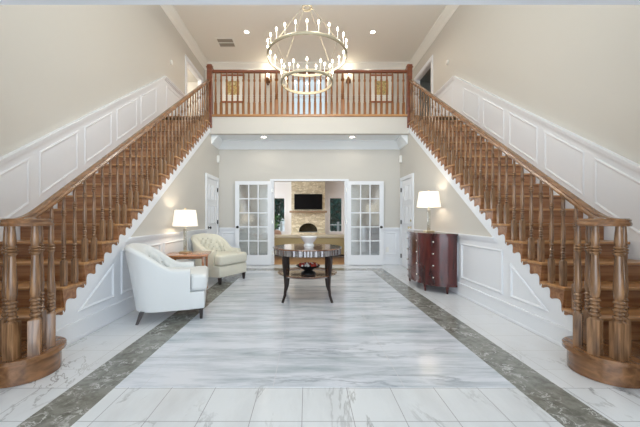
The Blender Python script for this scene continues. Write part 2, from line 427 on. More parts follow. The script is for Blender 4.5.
# upper back wall with window
wx, wz0, wz1 = .56, 4.0, 5.88
mb = MB()
mb.box(-XO, -wx, YU, YU+.12, FL2, CE); mb.box(wx, XO, YU, YU+.12, FL2, CE); mb.box(-wx, wx, YU, YU+.12, wz1, CE); mb.box(-wx, wx, YU, YU+.12, FL2, wz0)
st('wall_upper_back', mb, M['wall'])
mb = MB(); mb.box(-XO-.1, XO+.1, 1.7, YU+.12, CE, CE+.08); st('ceiling', mb, M['white_warm'])
mb = MB(); cr = [(0, 0), (.17, 0), (.17, -.03), (.14, -.05), (.05, -.13), (.03, -.17), (0, -.19)]
mb.prism([(-XO, YU-a, CE+b) for a, b in cr], (2*XO, 0, 0))
for s in (-1, 1): mb.prism([(s*(XO-a), 1.92, CE+b) for a, b in cr], (0, YU-1.92, 0))
st('trim_upper_crown', mb, M['white_warm'])
def window(name, x0, x1, y, z0, z1, nx=1, nz=1, depth=.1, case=.09, face=-1):
    mb = MB(); t = .035
    for s in ((x0-case, x0, z0-case, z1+case), (x1, x1+case, z0-case, z1+case), (x0, x1, z1, z1+case), (x0, x1, z0-case, z0)):
        mb.box(s[0], s[1], y-.02, y, s[2], s[3])
    o = st(name, mb, M['white'])
    mb = MB()
    for s in ((x0, x0+t, z0, z1), (x1-t, x1, z0, z1), (x0+t, x1-t, z0, z0+t), (x0+t, x1-t, z1-t, z1)):
        mb.box(s[0], s[1], y+.03, y+.08, s[2], s[3])
    for i in range(1, nx): xx = x0+(x1-x0)*i/nx; mb.box(xx-.011, xx+.011, y+.04, y+.07, z0+t, z1-t)
    for i in range(1, nz): zz = z0+(z1-z0)*i/nz; mb.box(x0+t, x1-t, y+.042, y+.068, zz-.011, zz+.011)
    mb.build('window_frame', M['white'], o, smooth=False)
    mb = MB(); mb.box(x0+t, x1-t, y+.052, y+.058, z0+t, z1-t); mb.build('pane', M['glass'], o, smooth=False)
    return o
window('window_1', -wx, wx, YU, wz0, wz1, 2, 3)

# front wall: wide entrance below, tall unseen window added above for light
mb = MB()
for s in (-1, 1): mb.box(s*2.2, s*(XO+.1), 1.7, 1.9, 0, CE)
mb.box(-2.2, 2.2, 1.7, 1.9, 2.55, 2.95); mb.box(-2.2, 2.2, 1.7, 1.9, 6.0, CE)
st('wall_front', mb, M['white'])
window('window_2', -2.2, 2.2, 1.8, 2.95, 6.0, 4, 3, case=.0)
for s, n in ((-1, 'left'), (1, 'right')):
    mb = MB(); mb.box(s*2.2, s*2.3, -2.2, 1.7, 0, 2.75); st('wall_entry_%s' % n, mb, M['wall'])
mb = MB(); mb.box(-2.3, 2.3, -2.2, 1.7, 2.75, 2.83); st('ceiling_entry', mb, M['white_warm'])

# ------------------------------------------------------------------ doors
def knob(parent, mat, c, ax):
    """round knob and rose; ax: unit vector out of the door"""
    mb = MB(); mb.lathe([(.001, 0), (.032, 0), (.032, .006), (.012, .01), (.010, .035), (.024, .042), (.030, .055), (.024, .068), (.001, .072)], n=14)
    q = Vector((0, 0, 1)).rotation_difference(Vector(ax)).to_matrix()
    for v in mb.bm.verts: v.co = q @ v.co + Vector(c)
    return mb.build('door_knob', mat, parent)
def panel_door(name, sg, y0, y1, kmat, dead=False):
    X = sg*W; inn = -sg
    mb = MB(); H = 2.12
    mb.box(X, X+inn*.012, y0, y1, 0.005, H)
    xd = X+inn*.012
    wdt = (y1-y0); a0, a1, b0, b1 = y0+.11, y0+wdt/2-.04, y0+wdt/2+.04, y1-.11
    for (p, q) in ((a0, a1), (b0, b1)):
        for (za, zb) in ((.24, .86), (1.06, 1.50), (1.62, 1.98)):
            mb.ring([(xd, p, za), (xd, q, za), (xd, q, zb), (xd, p, zb)], .03, (inn*.012, 0, 0))
    o = st(name, mb, M['white'])
    mb = MB()
    mb.box(X, X+inn*.028, y0-.09, y0-.005, 0.003, H+.09); mb.box(X, X+inn*.028, y1+.005, y1+.085, 0.003, H+.09); mb.box(X, X+inn*.028, y0-.005, y1+.005, H+.005, H+.09)
    mb.build('door_casing', M['white'], o, smooth=False)
    knob(o, kmat, (X+inn*.012, y0+.07, .98), (inn, 0, 0))
    if dead:
        mb = MB(); mb.lathe([(.001, 0), (.028, 0), (.028, .012), (.015, .02), (.001, .022)], n=14)
        q = Vector((0, 0, 1)).rotation_difference(Vector((inn, 0, 0))).to_matrix()
        for v in mb.bm.verts: v.co = q @ v.co + Vector((X+inn*.012, y0+.07, 1.14))
        mb.build('deadbolt', kmat, o)
    for z in (.25, 1.1, 1.9):
        mb = MB(); mb.box(X+inn*.012, X+inn*.034, y1-.012, y1+.012, z-.05, z+.05); mb.build('hinge', M['black'], o, smooth=False)
    return o
panel_door('door_1', -1, 6.79, 7.55, M['black'])
panel_door('door_2', 1, 6.79, 7.55, M['brass'], True)
def french_door(name, sg):
    xa, xb = sg*.955, sg*1.885; y0, y1 = YB-.115, YB-.075; z0, z1 = .012, 2.135
    x0, x1 = min(xa, xb), max(xa, xb); stl = .105; top = .09; bot = .25
    mb = MB()
    mb.box(x0, x0+stl, y0, y1, z0, z1); mb.box(x1-stl, x1, y0, y1, z0, z1)
    mb.box(x0+stl, x1-stl, y0, y1, z0, z0+bot); mb.box(x0+stl, x1-stl, y0, y1, z1-top, z1)
    gx0, gx1, gz0, gz1 = x0+stl, x1-stl, z0+bot, z1-top
    for i in (1, 2): x = gx0+(gx1-gx0)*i/3; mb.box(x-.014, x+.014, y0+.004, y1-.004, gz0, gz1)
    for i in range(1, 5): z = gz0+(gz1-gz0)*i/5; mb.box(gx0, gx1, y0+.006, y1-.006, z-.014, z+.014)
    o = st(name, mb, M['white'])
    mb = MB(); mb.box(gx0, gx1, YB-.098, YB-.092, gz0, gz1); mb.build('door_glass', M['doorglass'], o, smooth=False)
    knob(o, M['black'], (sg*1.82, y0, .97), (0, -1, 0))
    for z in (.3, 1.1, 1.9):
        mb = MB(); mb.box(sg*.935, sg*.957, YB-.1, YB-.022, z-.05, z+.05); mb.build('hinge', M['nickel'], o, smooth=False)
french_door('door_3', -1); french_door('door_4', 1)

# ------------------------------------------------------------------ staircases
def baluster_profile(L, k=1.0, blk=.24):
    b = blk; r = .017*k; S = .021*k
    T = L-b
    p = [(S, 0), (S, b-.012), (S*.8, b), (r*.75, b+.006)]
    z = b+.012; c1 = min(.15, T*.2); st1 = c1/5
    for q in range(5): w = (1.22, 1.02, 1.25, 1.0, 1.18)[q]; p += [(r*w*.92, z+st1*.25), (r*w, z+st1*.45), (r*w*.92, z+st1*.65), (r*.70, z+st1*.98)]; z += st1
    zt = b+T*.70; p += [(r*.95, z+.015), (r*1.08, z+.05), (r*1.0, z+(zt-z)*.45), (r*.70, zt-.01)]
    z = zt; st2 = min(.022, T*.03)
    for q in range(3): w = (1.2, 1.3, 1.15)[q]; p += [(r*w*.92, z+st2*.25), (r*w, z+st2*.45), (r*w*.92, z+st2*.65), (r*.68, z+st2*.98)]; z += st2
    p += [(r*.88, z+.03), (r*.78, z+(L-z)*.6), (r*.66, L-.02), (r*.66, L)]
    return p
def baluster_mesh(name, L, k=1.0, blk=.24, mat='bal'):
    mb = MB(); mb.lathe(baluster_profile(L, k, blk), n=12, sq=lambda z: z < blk-.006); return mb.mesh(name, M[mat])
railprof = [(-.03, -.025), (.03, -.025), (.034, -.008), (.027, .008), (.031, .02), (.018, .031), (-.018, .031), (-.031, .02), (-.027, .008), (-.034, -.008)]
def bracket_pts(y0, zt):
    """wood bracket under a tread end: triangle with a scalloped lower edge, (y,z)"""
    pts = [(y0, zt), (y0+RUN+.001, zt)]
    a = Vector((y0+RUN, zt-.012)); b = Vector((y0, zt-RISE-.012)); d = b-a; n = Vector((d.y, -d.x)).normalized()
    if n.y > 0: n = -n
    segs = [(0, .06, .0, 0), (.08, .40, .058, 1), (.40, .48, .006, 0), (.50, .90, .062, 1), (.92, 1.0, .0, 0)]
    for s0, s1, h, m in segs:
        if m:
            for i in range(9):
                t = s0+(s1-s0)*i/8; w = -h*sin(PI*i/8)+.012; p = a+d*t+n*w; pts.append((p.x, p.y))
        else:
            p = a+d*(s0+s1)/2+n*(.022); pts.append((p.x, p.y))
    return pts
def staircase(sg, side):
    other = 'left' if sg < 0 else 'right'
    root = thing('staircase', 'tall straight wooden staircase with turned balusters climbing the %s wall to the balcony' % other, 'staircase', (sg*2.9, Y1, 0))
    xi = sg*(W-.045)  # tread end overhang
    xo = sg*(XO-.013)
    # curtail step
    cx, cy, R = sg*(W-.085), 2.325, .222
    def curtail(r):
        pts = [(xo, cy-r)]
        for i in range(21):
            a = -PI/2+PI*i/20; pts.append((cx-sg*r*cos(a), cy+r*sin(a)))
        return pts+[(xo, cy+r)]
    mb = MB(); mb.prism([(x, y, .003) for x, y in curtail(R)], (0, 0, RISE-.033)); mb.build('curtail_riser', M['rail'], root, label='rounded wooden riser of the bottom step')
    mb = MB(); mb.prism([(x, y, RISE-.03) for x, y in curtail(R+.03)], (0, 0, .03), bev=.006, seg=2); mb.build('curtail_tread', M['rail'], root, label='rounded wooden tread of the bottom step')
    for i in range(1, NR):
        y = Y1+i*RUN; zb = i*RISE; zt = (i+1)*RISE
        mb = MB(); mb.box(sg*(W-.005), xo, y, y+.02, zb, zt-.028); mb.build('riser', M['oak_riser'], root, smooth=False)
        if i < NR-1:
            mb = MB(); mb.box(xi, xo, y-.03, y+RUN+.005, zt-.028, zt, bev=.007); mb.build('tread', M['oak'], root)
            X = sg*(W-.002)
            pts = [(X, a, b) for a, b in bracket_pts(y, zt-.029)]
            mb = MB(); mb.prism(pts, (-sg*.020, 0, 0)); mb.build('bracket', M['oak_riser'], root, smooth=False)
    # balusters, two on each tread
    off = .822
    mA = baluster_mesh('baluster', off+TAN*.04-.012); mB_ = baluster_mesh('baluster', off+TAN*.172-.012)
    for i in range(1, NR-1):
        y = Y1+i*RUN; zt = (i+1)*RISE
        inst('baluster', mA, root, (sg*W-root.location.x, y+.04-Y1, zt), 0)
        inst('baluster', mB_, root, (sg*W-root.location.x, y+.172-Y1, zt), 0)
    # handrail with easing and volute
    vc = (sg*(W-.15), 2.30); zv = 1.165
    path = []
    r0 = .15
    turns = 1.5; n = 44
    for i in range(n+1):
        t = i/n; a = -turns*2*PI*(1-t)
        r = .05+(r0-.05)*t
        # angle 0 = on the rail line side (outer), moving towards +y at the end
        path.append((vc[0]+sg*r*cos(a), vc[1]+r*sin(a), zv))
    ys = 2.30; yz = lambda y: nose(y)+off+.027
    ystart = Y1+(zv-RISE-off-.027)/TAN
    for k in range(1, 9):
        y = 2.30+k*.06; z = max(zv, yz(y)); 
        z = zv+math.log(1+math.exp((yz(y)-zv)/.03))*.03
        path.append((sg*W, y, z))
    path.append((sg*W, 3.2, yz(3.2))); path.append((sg*W, YL-.045, yz(YL-.045)))
    mb = MB(); mb.sweep(path, railprof); mb.lathe([(.001, -.026), (.05, -.026), (.056, 0), (.05, .025), (.03, .036), (.001, .038)], (vc[0], vc[1], zv), 20)
    mb.build('handrail', M['rail'], root)
    # newel cluster on the curtail step
    L = zv-.026-RISE
    mN = baluster_mesh('newel_post', L, 1.75, .27); mT = baluster_mesh('newel_post', L, 1.35, .27)
    for (dx, dy, m, rz) in ((-.095, -.065, mN, .5), (.0, -.145, mN, .1), (.115, -.07, mT, -.3), (.03, .12, mT, .2), (-.09, .08, mT, .7)):
        inst('newel_post', m, root, (vc[0]+sg*dx-root.location.x, vc[1]+dy-Y1, RISE), rz)
    return root
staircase(-1, 'left'); staircase(1, 'right')

# balcony railing
br = thing('balcony_railing', 'long reddish wooden balustrade across the upper balcony above the hall', 'railing', (0, YL+.03, FL2))
mb = MB(); mb.box(-W+.0, W-.0, YL-.035, YL+.12, FL2-.02, FL2+.032, bev=.008); mb.build('nosing_board', M['oak'], br)
zr = 4.66
mb = MB(); mb.sweep([(-W, YL+.03, zr-.03), (W, YL+.03, zr-.03)], [(a*1.05, b*1.15) for a, b in railprof]); mb.build('handrail', M['redbar'], br)
mc = baluster_mesh('baluster', zr-.06-FL2-.032, 1.35, .30, 'red')
mn = baluster_mesh('post', zr-.06-FL2-.032, 2.1, .36, 'red')
xs = [-W, -.775, .775, W]
for a, b in zip(xs, xs[1:]):
    for k in range(1, 12): inst('baluster', mc, br, (a+(b-a)*k/12, 0, .032))
for x in xs[1:3]: inst('newel_post', mn, br, (x, 0, .032))
for s in (-1, 1):
    mb = MB(); X = s*W; Y = YL+.02
    mb.box(X-.058, X+.058, Y-.058, Y+.058, 3.30, 4.70, bev=.006)
    mb.box(X-.072, X+.072, Y-.072, Y+.072, 4.70, 4.72, bev=.004); mb.box(X-.064, X+.064, Y-.064, Y+.064, 4.72, 4.78, bev=.022, seg=3)
    mb.build('newel_post', M['redbar'], br)

# ------------------------------------------------------------------ chandelier
ch = thing('chandelier', 'large two-tier ring chandelier of candle bulbs hanging in front of the balcony', 'chandelier', (-.06, 4.66, 3.3))
cxx, cyy = -.06, 4.66
zB, zS, zH = 3.70, 3.30, 4.47
def ringmesh(R, z, h, name):
    mb = MB(); n = 64; pr = [(-.007, -h/2), (.007, -h/2), (.012, -h/2+.008), (.012, h/2-.008), (.007, h/2), (-.007, h/2)]
    mb.sweep([(cxx+R*cos(2*PI*i/n), cyy+R*sin(2*PI*i/n), z) for i in range(n)], pr, closed=True); return mb.build(name, M['ringmetal'], ch)
ringmesh(.61, zB, .042, 'ring').__setitem__('label', 'larger upper metal ring'); ringmesh(.393, zS, .042, 'ring').__setitem__('label', 'smaller lower metal ring')
ringmesh(.07, zH, .03, 'hub')
mb = MB(); mb.tube([(cxx, cyy, zH-.0), (cxx, cyy, CE-.06)], .007)
for k in range(4):
    a = PI/4+k*PI/2; mb.tube([(cxx, cyy, zH+.10), (cxx+.07*cos(a), cyy+.07*sin(a), zH)], .003)
mb.build('stem', M['brass'], ch)
mb = MB(); mb.lathe([(.001, -.06), (.03, -.06), (.075, -.02), (.08, 0)], (cxx, cyy, CE), 20); mb.build('canopy', M['brass'], ch)
for k in range(4):
    a = PI/4+k*PI/2; f = lambda R, z: (cxx+R*cos(a), cyy+R*sin(a), z)
    mb = MB(); mb.tube([f(.07, zH), f(.61, zB)], .0032, 6); mb.build('rod', M['ringmetal'], ch)
    mb = MB(); mb.tube([f(.61, zB), f(.393, zS)], .0025, 6); mb.build('rod', M['ringmetal'], ch)
mb = MB(); mb.lathe([(.012, -.01), (.014, 0), (.0055, .005), (.0055, .115), (.001, .116)], n=8); cm = mb.mesh('candle', M['candle'])
mb = MB(); mb.lathe([(.001, 0), (.008, .003), (.014, .018), (.011, .036), (.003, .052), (.001, .056)], n=8); bmh = mb.mesh('bulb', M['bulb'])
for R, z, n, o in ((.61, zB, 24, 0), (.393, zS, 12, 0)):
    for k in range(n):
        a = 2*PI*k/n-PI/2+o; c = inst('candle', cm, ch, (R*cos(a), R*sin(a), z+.022-3.3)); inst('bulb', bmh, c, (0, 0, .116))

# ------------------------------------------------------------------ recessed lights, vent, sconces, pictures, sensors
def downlight(x, y, z, label):
    o = thing('recessed_light', label, 'ceiling light', (x, y, z), group='recessed ceiling lights')
    mb = MB(); n = 24
    mb.sweep([(.075*cos(2*PI*i/n), .075*sin(2*PI*i/n), -.004) for i in range(n)], [(-.014, -.004), (.014, -.002), (.014, .0035), (-.014, .0035)], closed=True)
    mb.build('trim_ring', M['plastic'], o, world=False)
    mb = MB(); mb.lathe([(.001, -.005), (.062, -.005), (.062, -.001), (.001, -.001)], n=20); mb.build('lens', M['can'], o, world=False)
    return o
downlight(-1.72, 8.25, CE, 'round recessed light on the upper ceiling left of the chandelier')
downlight(1.75, 8.25, CE, 'round recessed light on the upper ceiling right of the chandelier')
downlight(-1.11, 7.28, CL1, 'round recessed light under the balcony, above the left french door')
downlight(1.04, 7.28, CL1, 'round recessed light under the balcony, above the right french door')
v = thing('ceiling_vent', 'grey square slatted air vent in the upper ceiling left of the chandelier', 'air vent', (-2.42, 8.75, CE))
mb = MB()
for a in ((-2.68, -2.16, 8.52, 8.56), (-2.68, -2.16, 8.94, 8.98), (-2.68, -2.64, 8.56, 8.94), (-2.20, -2.16, 8.56, 8.94), (-2.64, -2.20, 8.735, 8.765)): mb.box(*a, CE-.014, CE-.002)
mb.build('frame', M['white_warm'], v, smooth=False)
mb = MB(); mb.box(-2.64, -2.20, 8.56, 8.94, CE-.006, CE-.002)
for k in range(12):
    y = 8.575+k*.033
    if abs(y-8.75) > .02: mb.box(-2.64, -2.20, y, y+.010, CE-.012, CE-.006)
mb.build('slats', M['vent'], v, smooth=False)
for x, lb in ((-1.36, 'left'), (1.31, 'right')):
    s = thing('wall_sconce', 'small dark bell-shaped lit wall sconce behind the balcony railing on the %s' % lb, 'wall lamp', (x, YU, 5.78))
    mb = MB(); mb.box(x-.03, x+.03, YU-.015, YU-.001, 5.62, 5.80, bev=.005); mb.tube([(x, YU-.01, 5.70), (x, YU-.06, 5.66), (x, YU-.10, 5.70)], .008); mb.build('wall_plate', M['bronze'], s)
    mb = MB(); mb.lathe([(.012, .02), (.075, .03), (.085, .05), (.07, .14), (.03, .20), (.015, .23), (.001, .23)], (x, YU-.10, 5.63), 16); mb.build('lamp_shade', M['bronze'], s)
    mb = MB(); mb.lathe([(.001, 0), (.028, .01), (.036, .05), (.02, .10), (.001, .115)], (x, YU-.10, 5.87), 12); mb.build('bulb', M['bulb'], s)
for x, lb, am in ((-2.54, 'left', 'art1'), (2.42, 'right', 'art2')):
    s = thing('framed_picture', 'framed print with white mat and red-brown frame behind the %s end of the balcony railing' % lb, 'picture', (x, YU, 5.5))
    z0, z1, w = 5.04, 5.98, .40
    mb = MB(); mb.ring([(x-w, YU-.002, z0), (x+w, YU-.002, z0), (x+w, YU-.002, z1), (x-w, YU-.002, z1)], .055, (0, -.03, 0)); mb.build('frame', M['frame'], s, smooth=False)
    mb = MB(); mb.box(x-w+.05, x+w-.05, YU-.012, YU-.003, z0+.05, z1-.05); mb.build('mat_board', M['paper'], s, smooth=False)
    mb = MB(); mb.box(x-.23, x+.23, YU-.015, YU-.0125, 5.30, 5.76); mb.build('print', M[am], s, smooth=False)
for sg, lb in ((-1, 'left'), (1, 'right')):
    mb = MB(); X = sg*XO; mb.prism([(X, 7.52+.06*cos(a*PI/8), 5.10+.06*sin(a*PI/8)) for a in range(16)], (-sg*.03, 0, 0), bev=.006, seg=2)
    tag(mb.build('smoke_detector', M['plastic']), 'small round white detector on the %s wall above the stair wainscot' % lb, 'detector')
    mb = MB(); mb.box(sg*(W+.006), sg*W-sg*.055, 7.56, 7.62, 2.60, 2.78, bev=.012)
    tag(mb.build('motion_sensor', M['plastic']), 'small white motion sensor high in the %s corner under the balcony' % lb, 'sensor')
mb = MB(); mb.box(1.97, 2.04, YB-.012, YB-.001, .33, .45, bev=.003)
o = tag(mb.build('wall_outlet', M['plastic']), 'white wall outlet low beside the right french door', 'outlet')

# ------------------------------------------------------------------ armchairs
def armchair(label, x, y, rz, mat):
    root = thing('armchair', label, 'armchair', (x, y, 0), rz)   # faces local -y
    a, yf, yb, r = .36, -.24, .38, .27
    pts = []          # outer path from right arm front to left arm front
    def add(px, py, nx, ny): pts.append((px, py, nx, ny))
    n1, n2, n3 = 22, 18, 12
    for i in range(n1): t = i/n1; add(a, yf+(yb-r-yf)*t, 1, 0)
    for i in range(n2): t = PI/2*i/n2; add(a-r+r*cos(t), yb-r+r*sin(t), cos(t), sin(t))
    for i in range(n3): t = i/n3; add(a-r-2*(a-r)*t, yb, 0, 1)
    for i in range(n2): t = PI/2+PI/2*i/n2; add(-a+r+r*cos(t), yb-r+r*sin(t), cos(t), sin(t))
    for i in range(n1+1): t = i/n1; add(-a, yb-r-(yb-r-yf)*t, -1, 0)
    N = len(pts); acc = [0]
    for i in range(1, N): acc.append(acc[-1]+math.hypot(pts[i][0]-pts[i-1][0], pts[i][1]-pts[i-1][1]))
    T = acc[-1]
    def sm(x): x = max(0, min(1, x)); return x*x*(3-2*x)
    K = 22; mb = MB(); rings = []; btn = []; th = .105
    for i, (px, py, nx, ny) in enumerate(pts):
        q = 1-abs(2*acc[i]/T-1); h = .60+.27*sm((q-.16)/.62)+.02*sm((q-.7)/.3)
        L = .12*sm((q-.2)/.6); s = acc[i]-T/2
        def off(z): return L*max(0, (z-.13)/.74)**1.15
        sec = []
        for k in range(9): z = .13+(h-.045-.13)*k/8; sec.append((off(z), z))
        for k in range(1, 8):
            b = PI*k/8; sec.append((off(h)-th*.5+th*.5*cos(b)+.0, h-.045+.045*sin(b)))
        for k in range(K+1):
            t = k/K; z = (h-.045)*(1-t)+.30*t; z_ = z
            u, v_ = s/.13, (z-.36)/.17
            f = math.sqrt(abs(sin(PI*(u+v_)/1)*sin(PI*(u-v_)/1)))
            tuft = sm((q-.22)/.15)*sm((h-.04-z)/.08)*sm((z-.40)/.05)
            sec.append((off(z)-th-.04*f*tuft-.0, z))
        rings.append([mb.bm.verts.new((px+nx*o_, py+ny*o_, z)) for o_, z in sec])
    m = len(rings[0])
    for A, B in zip(rings, rings[1:]):
        for j in range(m): mb.bm.faces.new((A[j], A[(j+1) % m], B[(j+1) % m], B[j]))
    mb.bm.faces.new(rings[0][::-1]); mb.bm.faces.new(rings[-1])
    sh = mb.build('backrest', mat, root, world=False, ang=50, label='tufted backrest curving down into the arms')
    # buttons at the crossing of the tuft grooves
    mbt = MB(); sph = []
    for iu in range(-12, 13):
        for iv in range(0, 8):
            if (iu+iv) % 2: continue
            s = iu*.13/2; z = .36+iv*.17/2
            idx = min(range(N), key=lambda i: abs(acc[i]-T/2-s))
            if abs(acc[idx]-T/2-s) > .02: continue
            px, py, nx, ny = pts[idx]; q = 1-abs(2*acc[idx]/T-1); h = .60+.27*sm((q-.16)/.62)+.02*sm((q-.7)/.3)
            if q < .3 or z > h-.09 or z < .50: continue
            o_ = .12*sm((q-.2)/.6)*max(0, (z-.13)/.74)**1.15-th
            mbt.sphere((px+nx*(o_-.004), py+ny*(o_-.004), z), .012, 8, 6)
    mbt.build('tufting_buttons', M['button'], sh, world=False)
    mb = MB(); mb.prism([(-a, yf+.02, .13), (-a, -.40, .13), (a, -.40, .13), (a, yf+.02, .13), (a-.08, .26, .13), (-a+.08, .26, .13)], (0, 0, .20), bev=.018); mb.build('seat_base', mat, root, world=False)
    b = a-th-.004
    mb = MB(); mb.prism([(-a+.005, yf-.004, .335), (-a+.005, -.43, .335), (a-.005, -.43, .335), (a-.005, yf-.004, .335), (b, yf-.004, .335), (b, .20, .335), (-b, .20, .335), (-b, yf-.004, .335)], (0, 0, .20), bev=.05, seg=4)
    mb.build('seat_cushion', mat, root, world=False, ang=60)
    for sx in (-1, 1):
        for fy in (-1, 1):
            px, py = sx*.315, (-.36 if fy < 0 else .27); k = .05 if fy > 0 else 0
            mb = MB(); w, w2 = .026, .015
            A = [mb.bm.verts.new((px+i*w, py+j*w, .135)) for i, j in ((-1, -1), (1, -1), (1, 1), (-1, 1))]
            B = [mb.bm.verts.new((px+sx*k*.3+i*w2, py+k+j*w2, .002)) for i, j in ((-1, -1), (1, -1), (1, 1), (-1, 1))]
            mb.bm.faces.new(A); mb.bm.faces.new(B[::-1])
            for i in range(4): mb.bm.faces.new((A[i], A[(i+1) % 4], B[(i+1) % 4], B[i]))
            mb.build('leg', M['dark'], root, world=False, smooth=False)
    return root
armchair('pale tufted slope-arm armchair seen from its side, nearest the camera', -1.76, 3.78, math.radians(90+17), M['cream_b'])
armchair('cream tufted slope-arm armchair beyond the side table, facing the round table', -1.78, 5.84, math.radians(90-30), M['cream'])

# ------------------------------------------------------------------ side table
t = thing('side_table', 'square cherry wood side table with a lower shelf between the two armchairs', 'side table', (-1.98, 4.86, 0), math.radians(12))
mb = MB(); mb.box(-.33, .33, -.31, .31, .60, .625, bev=.006); mb.build('tabletop', M['cherry'], t, world=False)
mb = MB(); mb.box(-.26, .26, -.24, .24, .565, .60); mb.build('apron', M['cherry'], t, world=False, smooth=False)
mb = MB(); mb.box(-.27, .27, -.25, .25, .27, .29, bev=.004); mb.build('shelf', M['cherry'], t, world=False)
for i in (-1, 1):
    for j in (-1, 1):
        mb = MB(); mb.box(i*.255-.02, i*.255+.02, j*.235-.02, j*.235+.02, .002, .60, bev=.003); mb.build('leg', M['cherry'], t, world=False)
def lamp(label, x, y, z):
    l = thing('table_lamp', label, 'lamp', (x, y, z))
    mb = MB(); mb.box(-.075, .075, -.075, .075, 0, .022, bev=.004); mb.build('base', M['brass'], l, world=False)
    mb = MB(); mb.box(-.024, .024, -.024, .024, .022, .40, bev=.005); mb.build('column', M['lampglass'], l, world=False)
    mb = MB(); mb.tube([(0, 0, .40), (0, 0, .72)], .006); mb.tube([(-.16, 0, .70), (.16, 0, .70)], .002, 6); mb.lathe([(.001, 0), (.010, 0), (.012, .012), (.001, .02)], (0, 0, .72), 10); mb.build('stem', M['brass'], l, world=False)
    mb = MB(); n = 32; z0, z1, r0, r1 = .44, .705, .20, .165; R = []
    for (r, zz) in ((r0, z0), (r1, z1), (r1-.004, z1), (r0-.004, z0)): R.append([mb.bm.verts.new((r*cos(2*PI*i/n), r*sin(2*PI*i/n), zz)) for i in range(n)])
    for k in range(4):
        for i in range(n): mb.bm.faces.new((R[k][i], R[k][(i+1) % n], R[(k+1) % 4][(i+1) % n], R[(k+1) % 4][i]))
    mb.build('lamp_shade', M['shade'], l, world=False)
    mb = MB(); mb.sphere((0, 0, .56), .03); mb.build('bulb', M['bulb'], l, world=False)
    return l
lamp('lit table lamp with white drum shade standing on the cherry side table', -2.08, 4.98, .626)
lamp('lit table lamp with white drum shade standing on the bow-front chest', 2.09, 5.30, .955)

# ------------------------------------------------------------------ bow-front chest
cb = thing('chest_of_drawers', 'dark red mahogany bow-front chest of drawers against the right wall', 'chest', (2.28, 5.32, 0))
HX, HL, DP = 2.29, .62, .49
def cpt(s, extra=0):
    d = DP*max(0, 1-abs(s)**2.5)**(1/2.5)
    return (HX-d-extra*0, 5.32+s*HL)
def curve(s0, s1, n=16): return [cpt(s0+(s1-s0)*i/n) for i in range(n+1)]
def front_prism(mb, s0, s1, z0, z1, out, depth, n=16):
    """a panel that follows the bow front"""
    c = curve(s0, s1, n); F = []; B = []
    for i, (x, y) in enumerate(c):
        a = c[max(0, i-1)]; b = c[min(n, i+1)]; tx, ty = b[0]-a[0], b[1]-a[1]; l = math.hypot(tx, ty); nx, ny = -ty/l, tx/l
        F.append((x+nx*out, y+ny*out)); B.append((x-nx*depth, y-ny*depth))
    mb.prism([(x, y, z0) for x, y in F+B[::-1]], (0, 0, z1-z0))
def dpoly(scale, dy=0):
    p = [(HX+.0, 5.32+HL*scale)]
    for i in range(41):
        s = math.cos(PI*i/40); d = DP*max(0, 1-abs(s)**2.5)**(1/2.5); p.append((HX-.002-d*scale-(scale-1)*.0, 5.32+s*HL*scale))
    p.append((HX, 5.32-HL*scale)); return p
mb = MB(); mb.prism([(x, y, .13) for x, y in dpoly(1.0)], (0, 0, .79)); mb.build('carcass', M['mahog'], cb)
mb = MB(); mb.prism([(x, y, .92) for x, y in dpoly(1.035)], (0, 0, .033), bev=.006, seg=2); mb.build('top', M['mahog'], cb)
mb = MB(); mb.prism([(x, y, .115) for x, y in dpoly(1.02)], (0, 0, .03)); mb.build('base_moulding', M['mahog'], cb)
for r in range(4):
    z0 = .16+r*.19; z1 = z0+.178
    for (s0, s1, ks) in ((-.985, -.62, (-.84,)), (-.59, .59, (-.38, .38)), (.62, .985, (.84,))):
        mb = MB(); front_prism(mb, s0, s1, z0, z1, .008, .004); d = mb.build('drawer', M['mahog'], cb)
        for s in ks:
            x, y = cpt(s); x2, y2 = cpt(s+.01); tx, ty = x2-x, y2-y; l = math.hypot(tx, ty); n = Vector((-ty/l, tx/l, 0))
            mb = MB(); mb.sphere(Vector((x, y, (z0+z1)/2))+n*.020, .014, 10, 8); mb.tube([Vector((x, y, (z0+z1)/2))+n*.006, Vector((x, y, (z0+z1)/2))+n*.02], .006, 8)
            mb.build('knob', M['nickel'], d, world=False)
            k = d.children[-1]; k.data.transform(Matrix.Translation(-cb.location))
for s in (-.97, -.6, .6, .97):
    x, y = cpt(s); x += .03
    mb = MB(); mb.lathe([(.014, .003), (.019, .04), (.028, .10), (.030, .12)], (min(x, HX-.04), y, 0), 10); mb.build('leg', M['mahog'], cb)

# ------------------------------------------------------------------ round centre table
tb = thing('round_table', 'round dark wood centre table with fluted edge, sabre legs and lower shelf', 'table', (-.055, 4.58, 0), 0)
mb = MB(); mb.lathe([(.001, .745), (.52, .745), (.526, .755), (.52, .765), (.001, .767)], n=64); mb.build('tabletop', M['tabletop'], tb, world=False)
mb = MB(); n = 144; pr = [[], []]
for i in range(n):
    a = 2*PI*i/n; r = .503+(.008 if (i//2) % 2 else 0)
    pr[0].append(mb.bm.verts.new((r*cos(a), r*sin(a), .665))); pr[1].append(mb.bm.verts.new((r*cos(a), r*sin(a), .745)))
for i in range(n): j = (i+1) % n; mb.bm.faces.new((pr[0][i], pr[0][j], pr[1][j], pr[1][i]))
mb.bm.faces.new(pr[0][::-1]); mb.bm.faces.new(pr[1]); mb.build('apron', P('fluted_grey_edge', (.30, .28, .28), .15, .85, coat=.5), tb, world=False, label='fluted grey-brown edge band', smooth=False)
mb = MB(); mb.lathe([(.001, .335), (.36, .335), (.42, .345), (.455, .375), (.452, .382), (.415, .357), (.36, .350), (.001, .350)], n=48); mb.build('shelf', M['tabletop'], tb, world=False, label='dished round lower shelf')
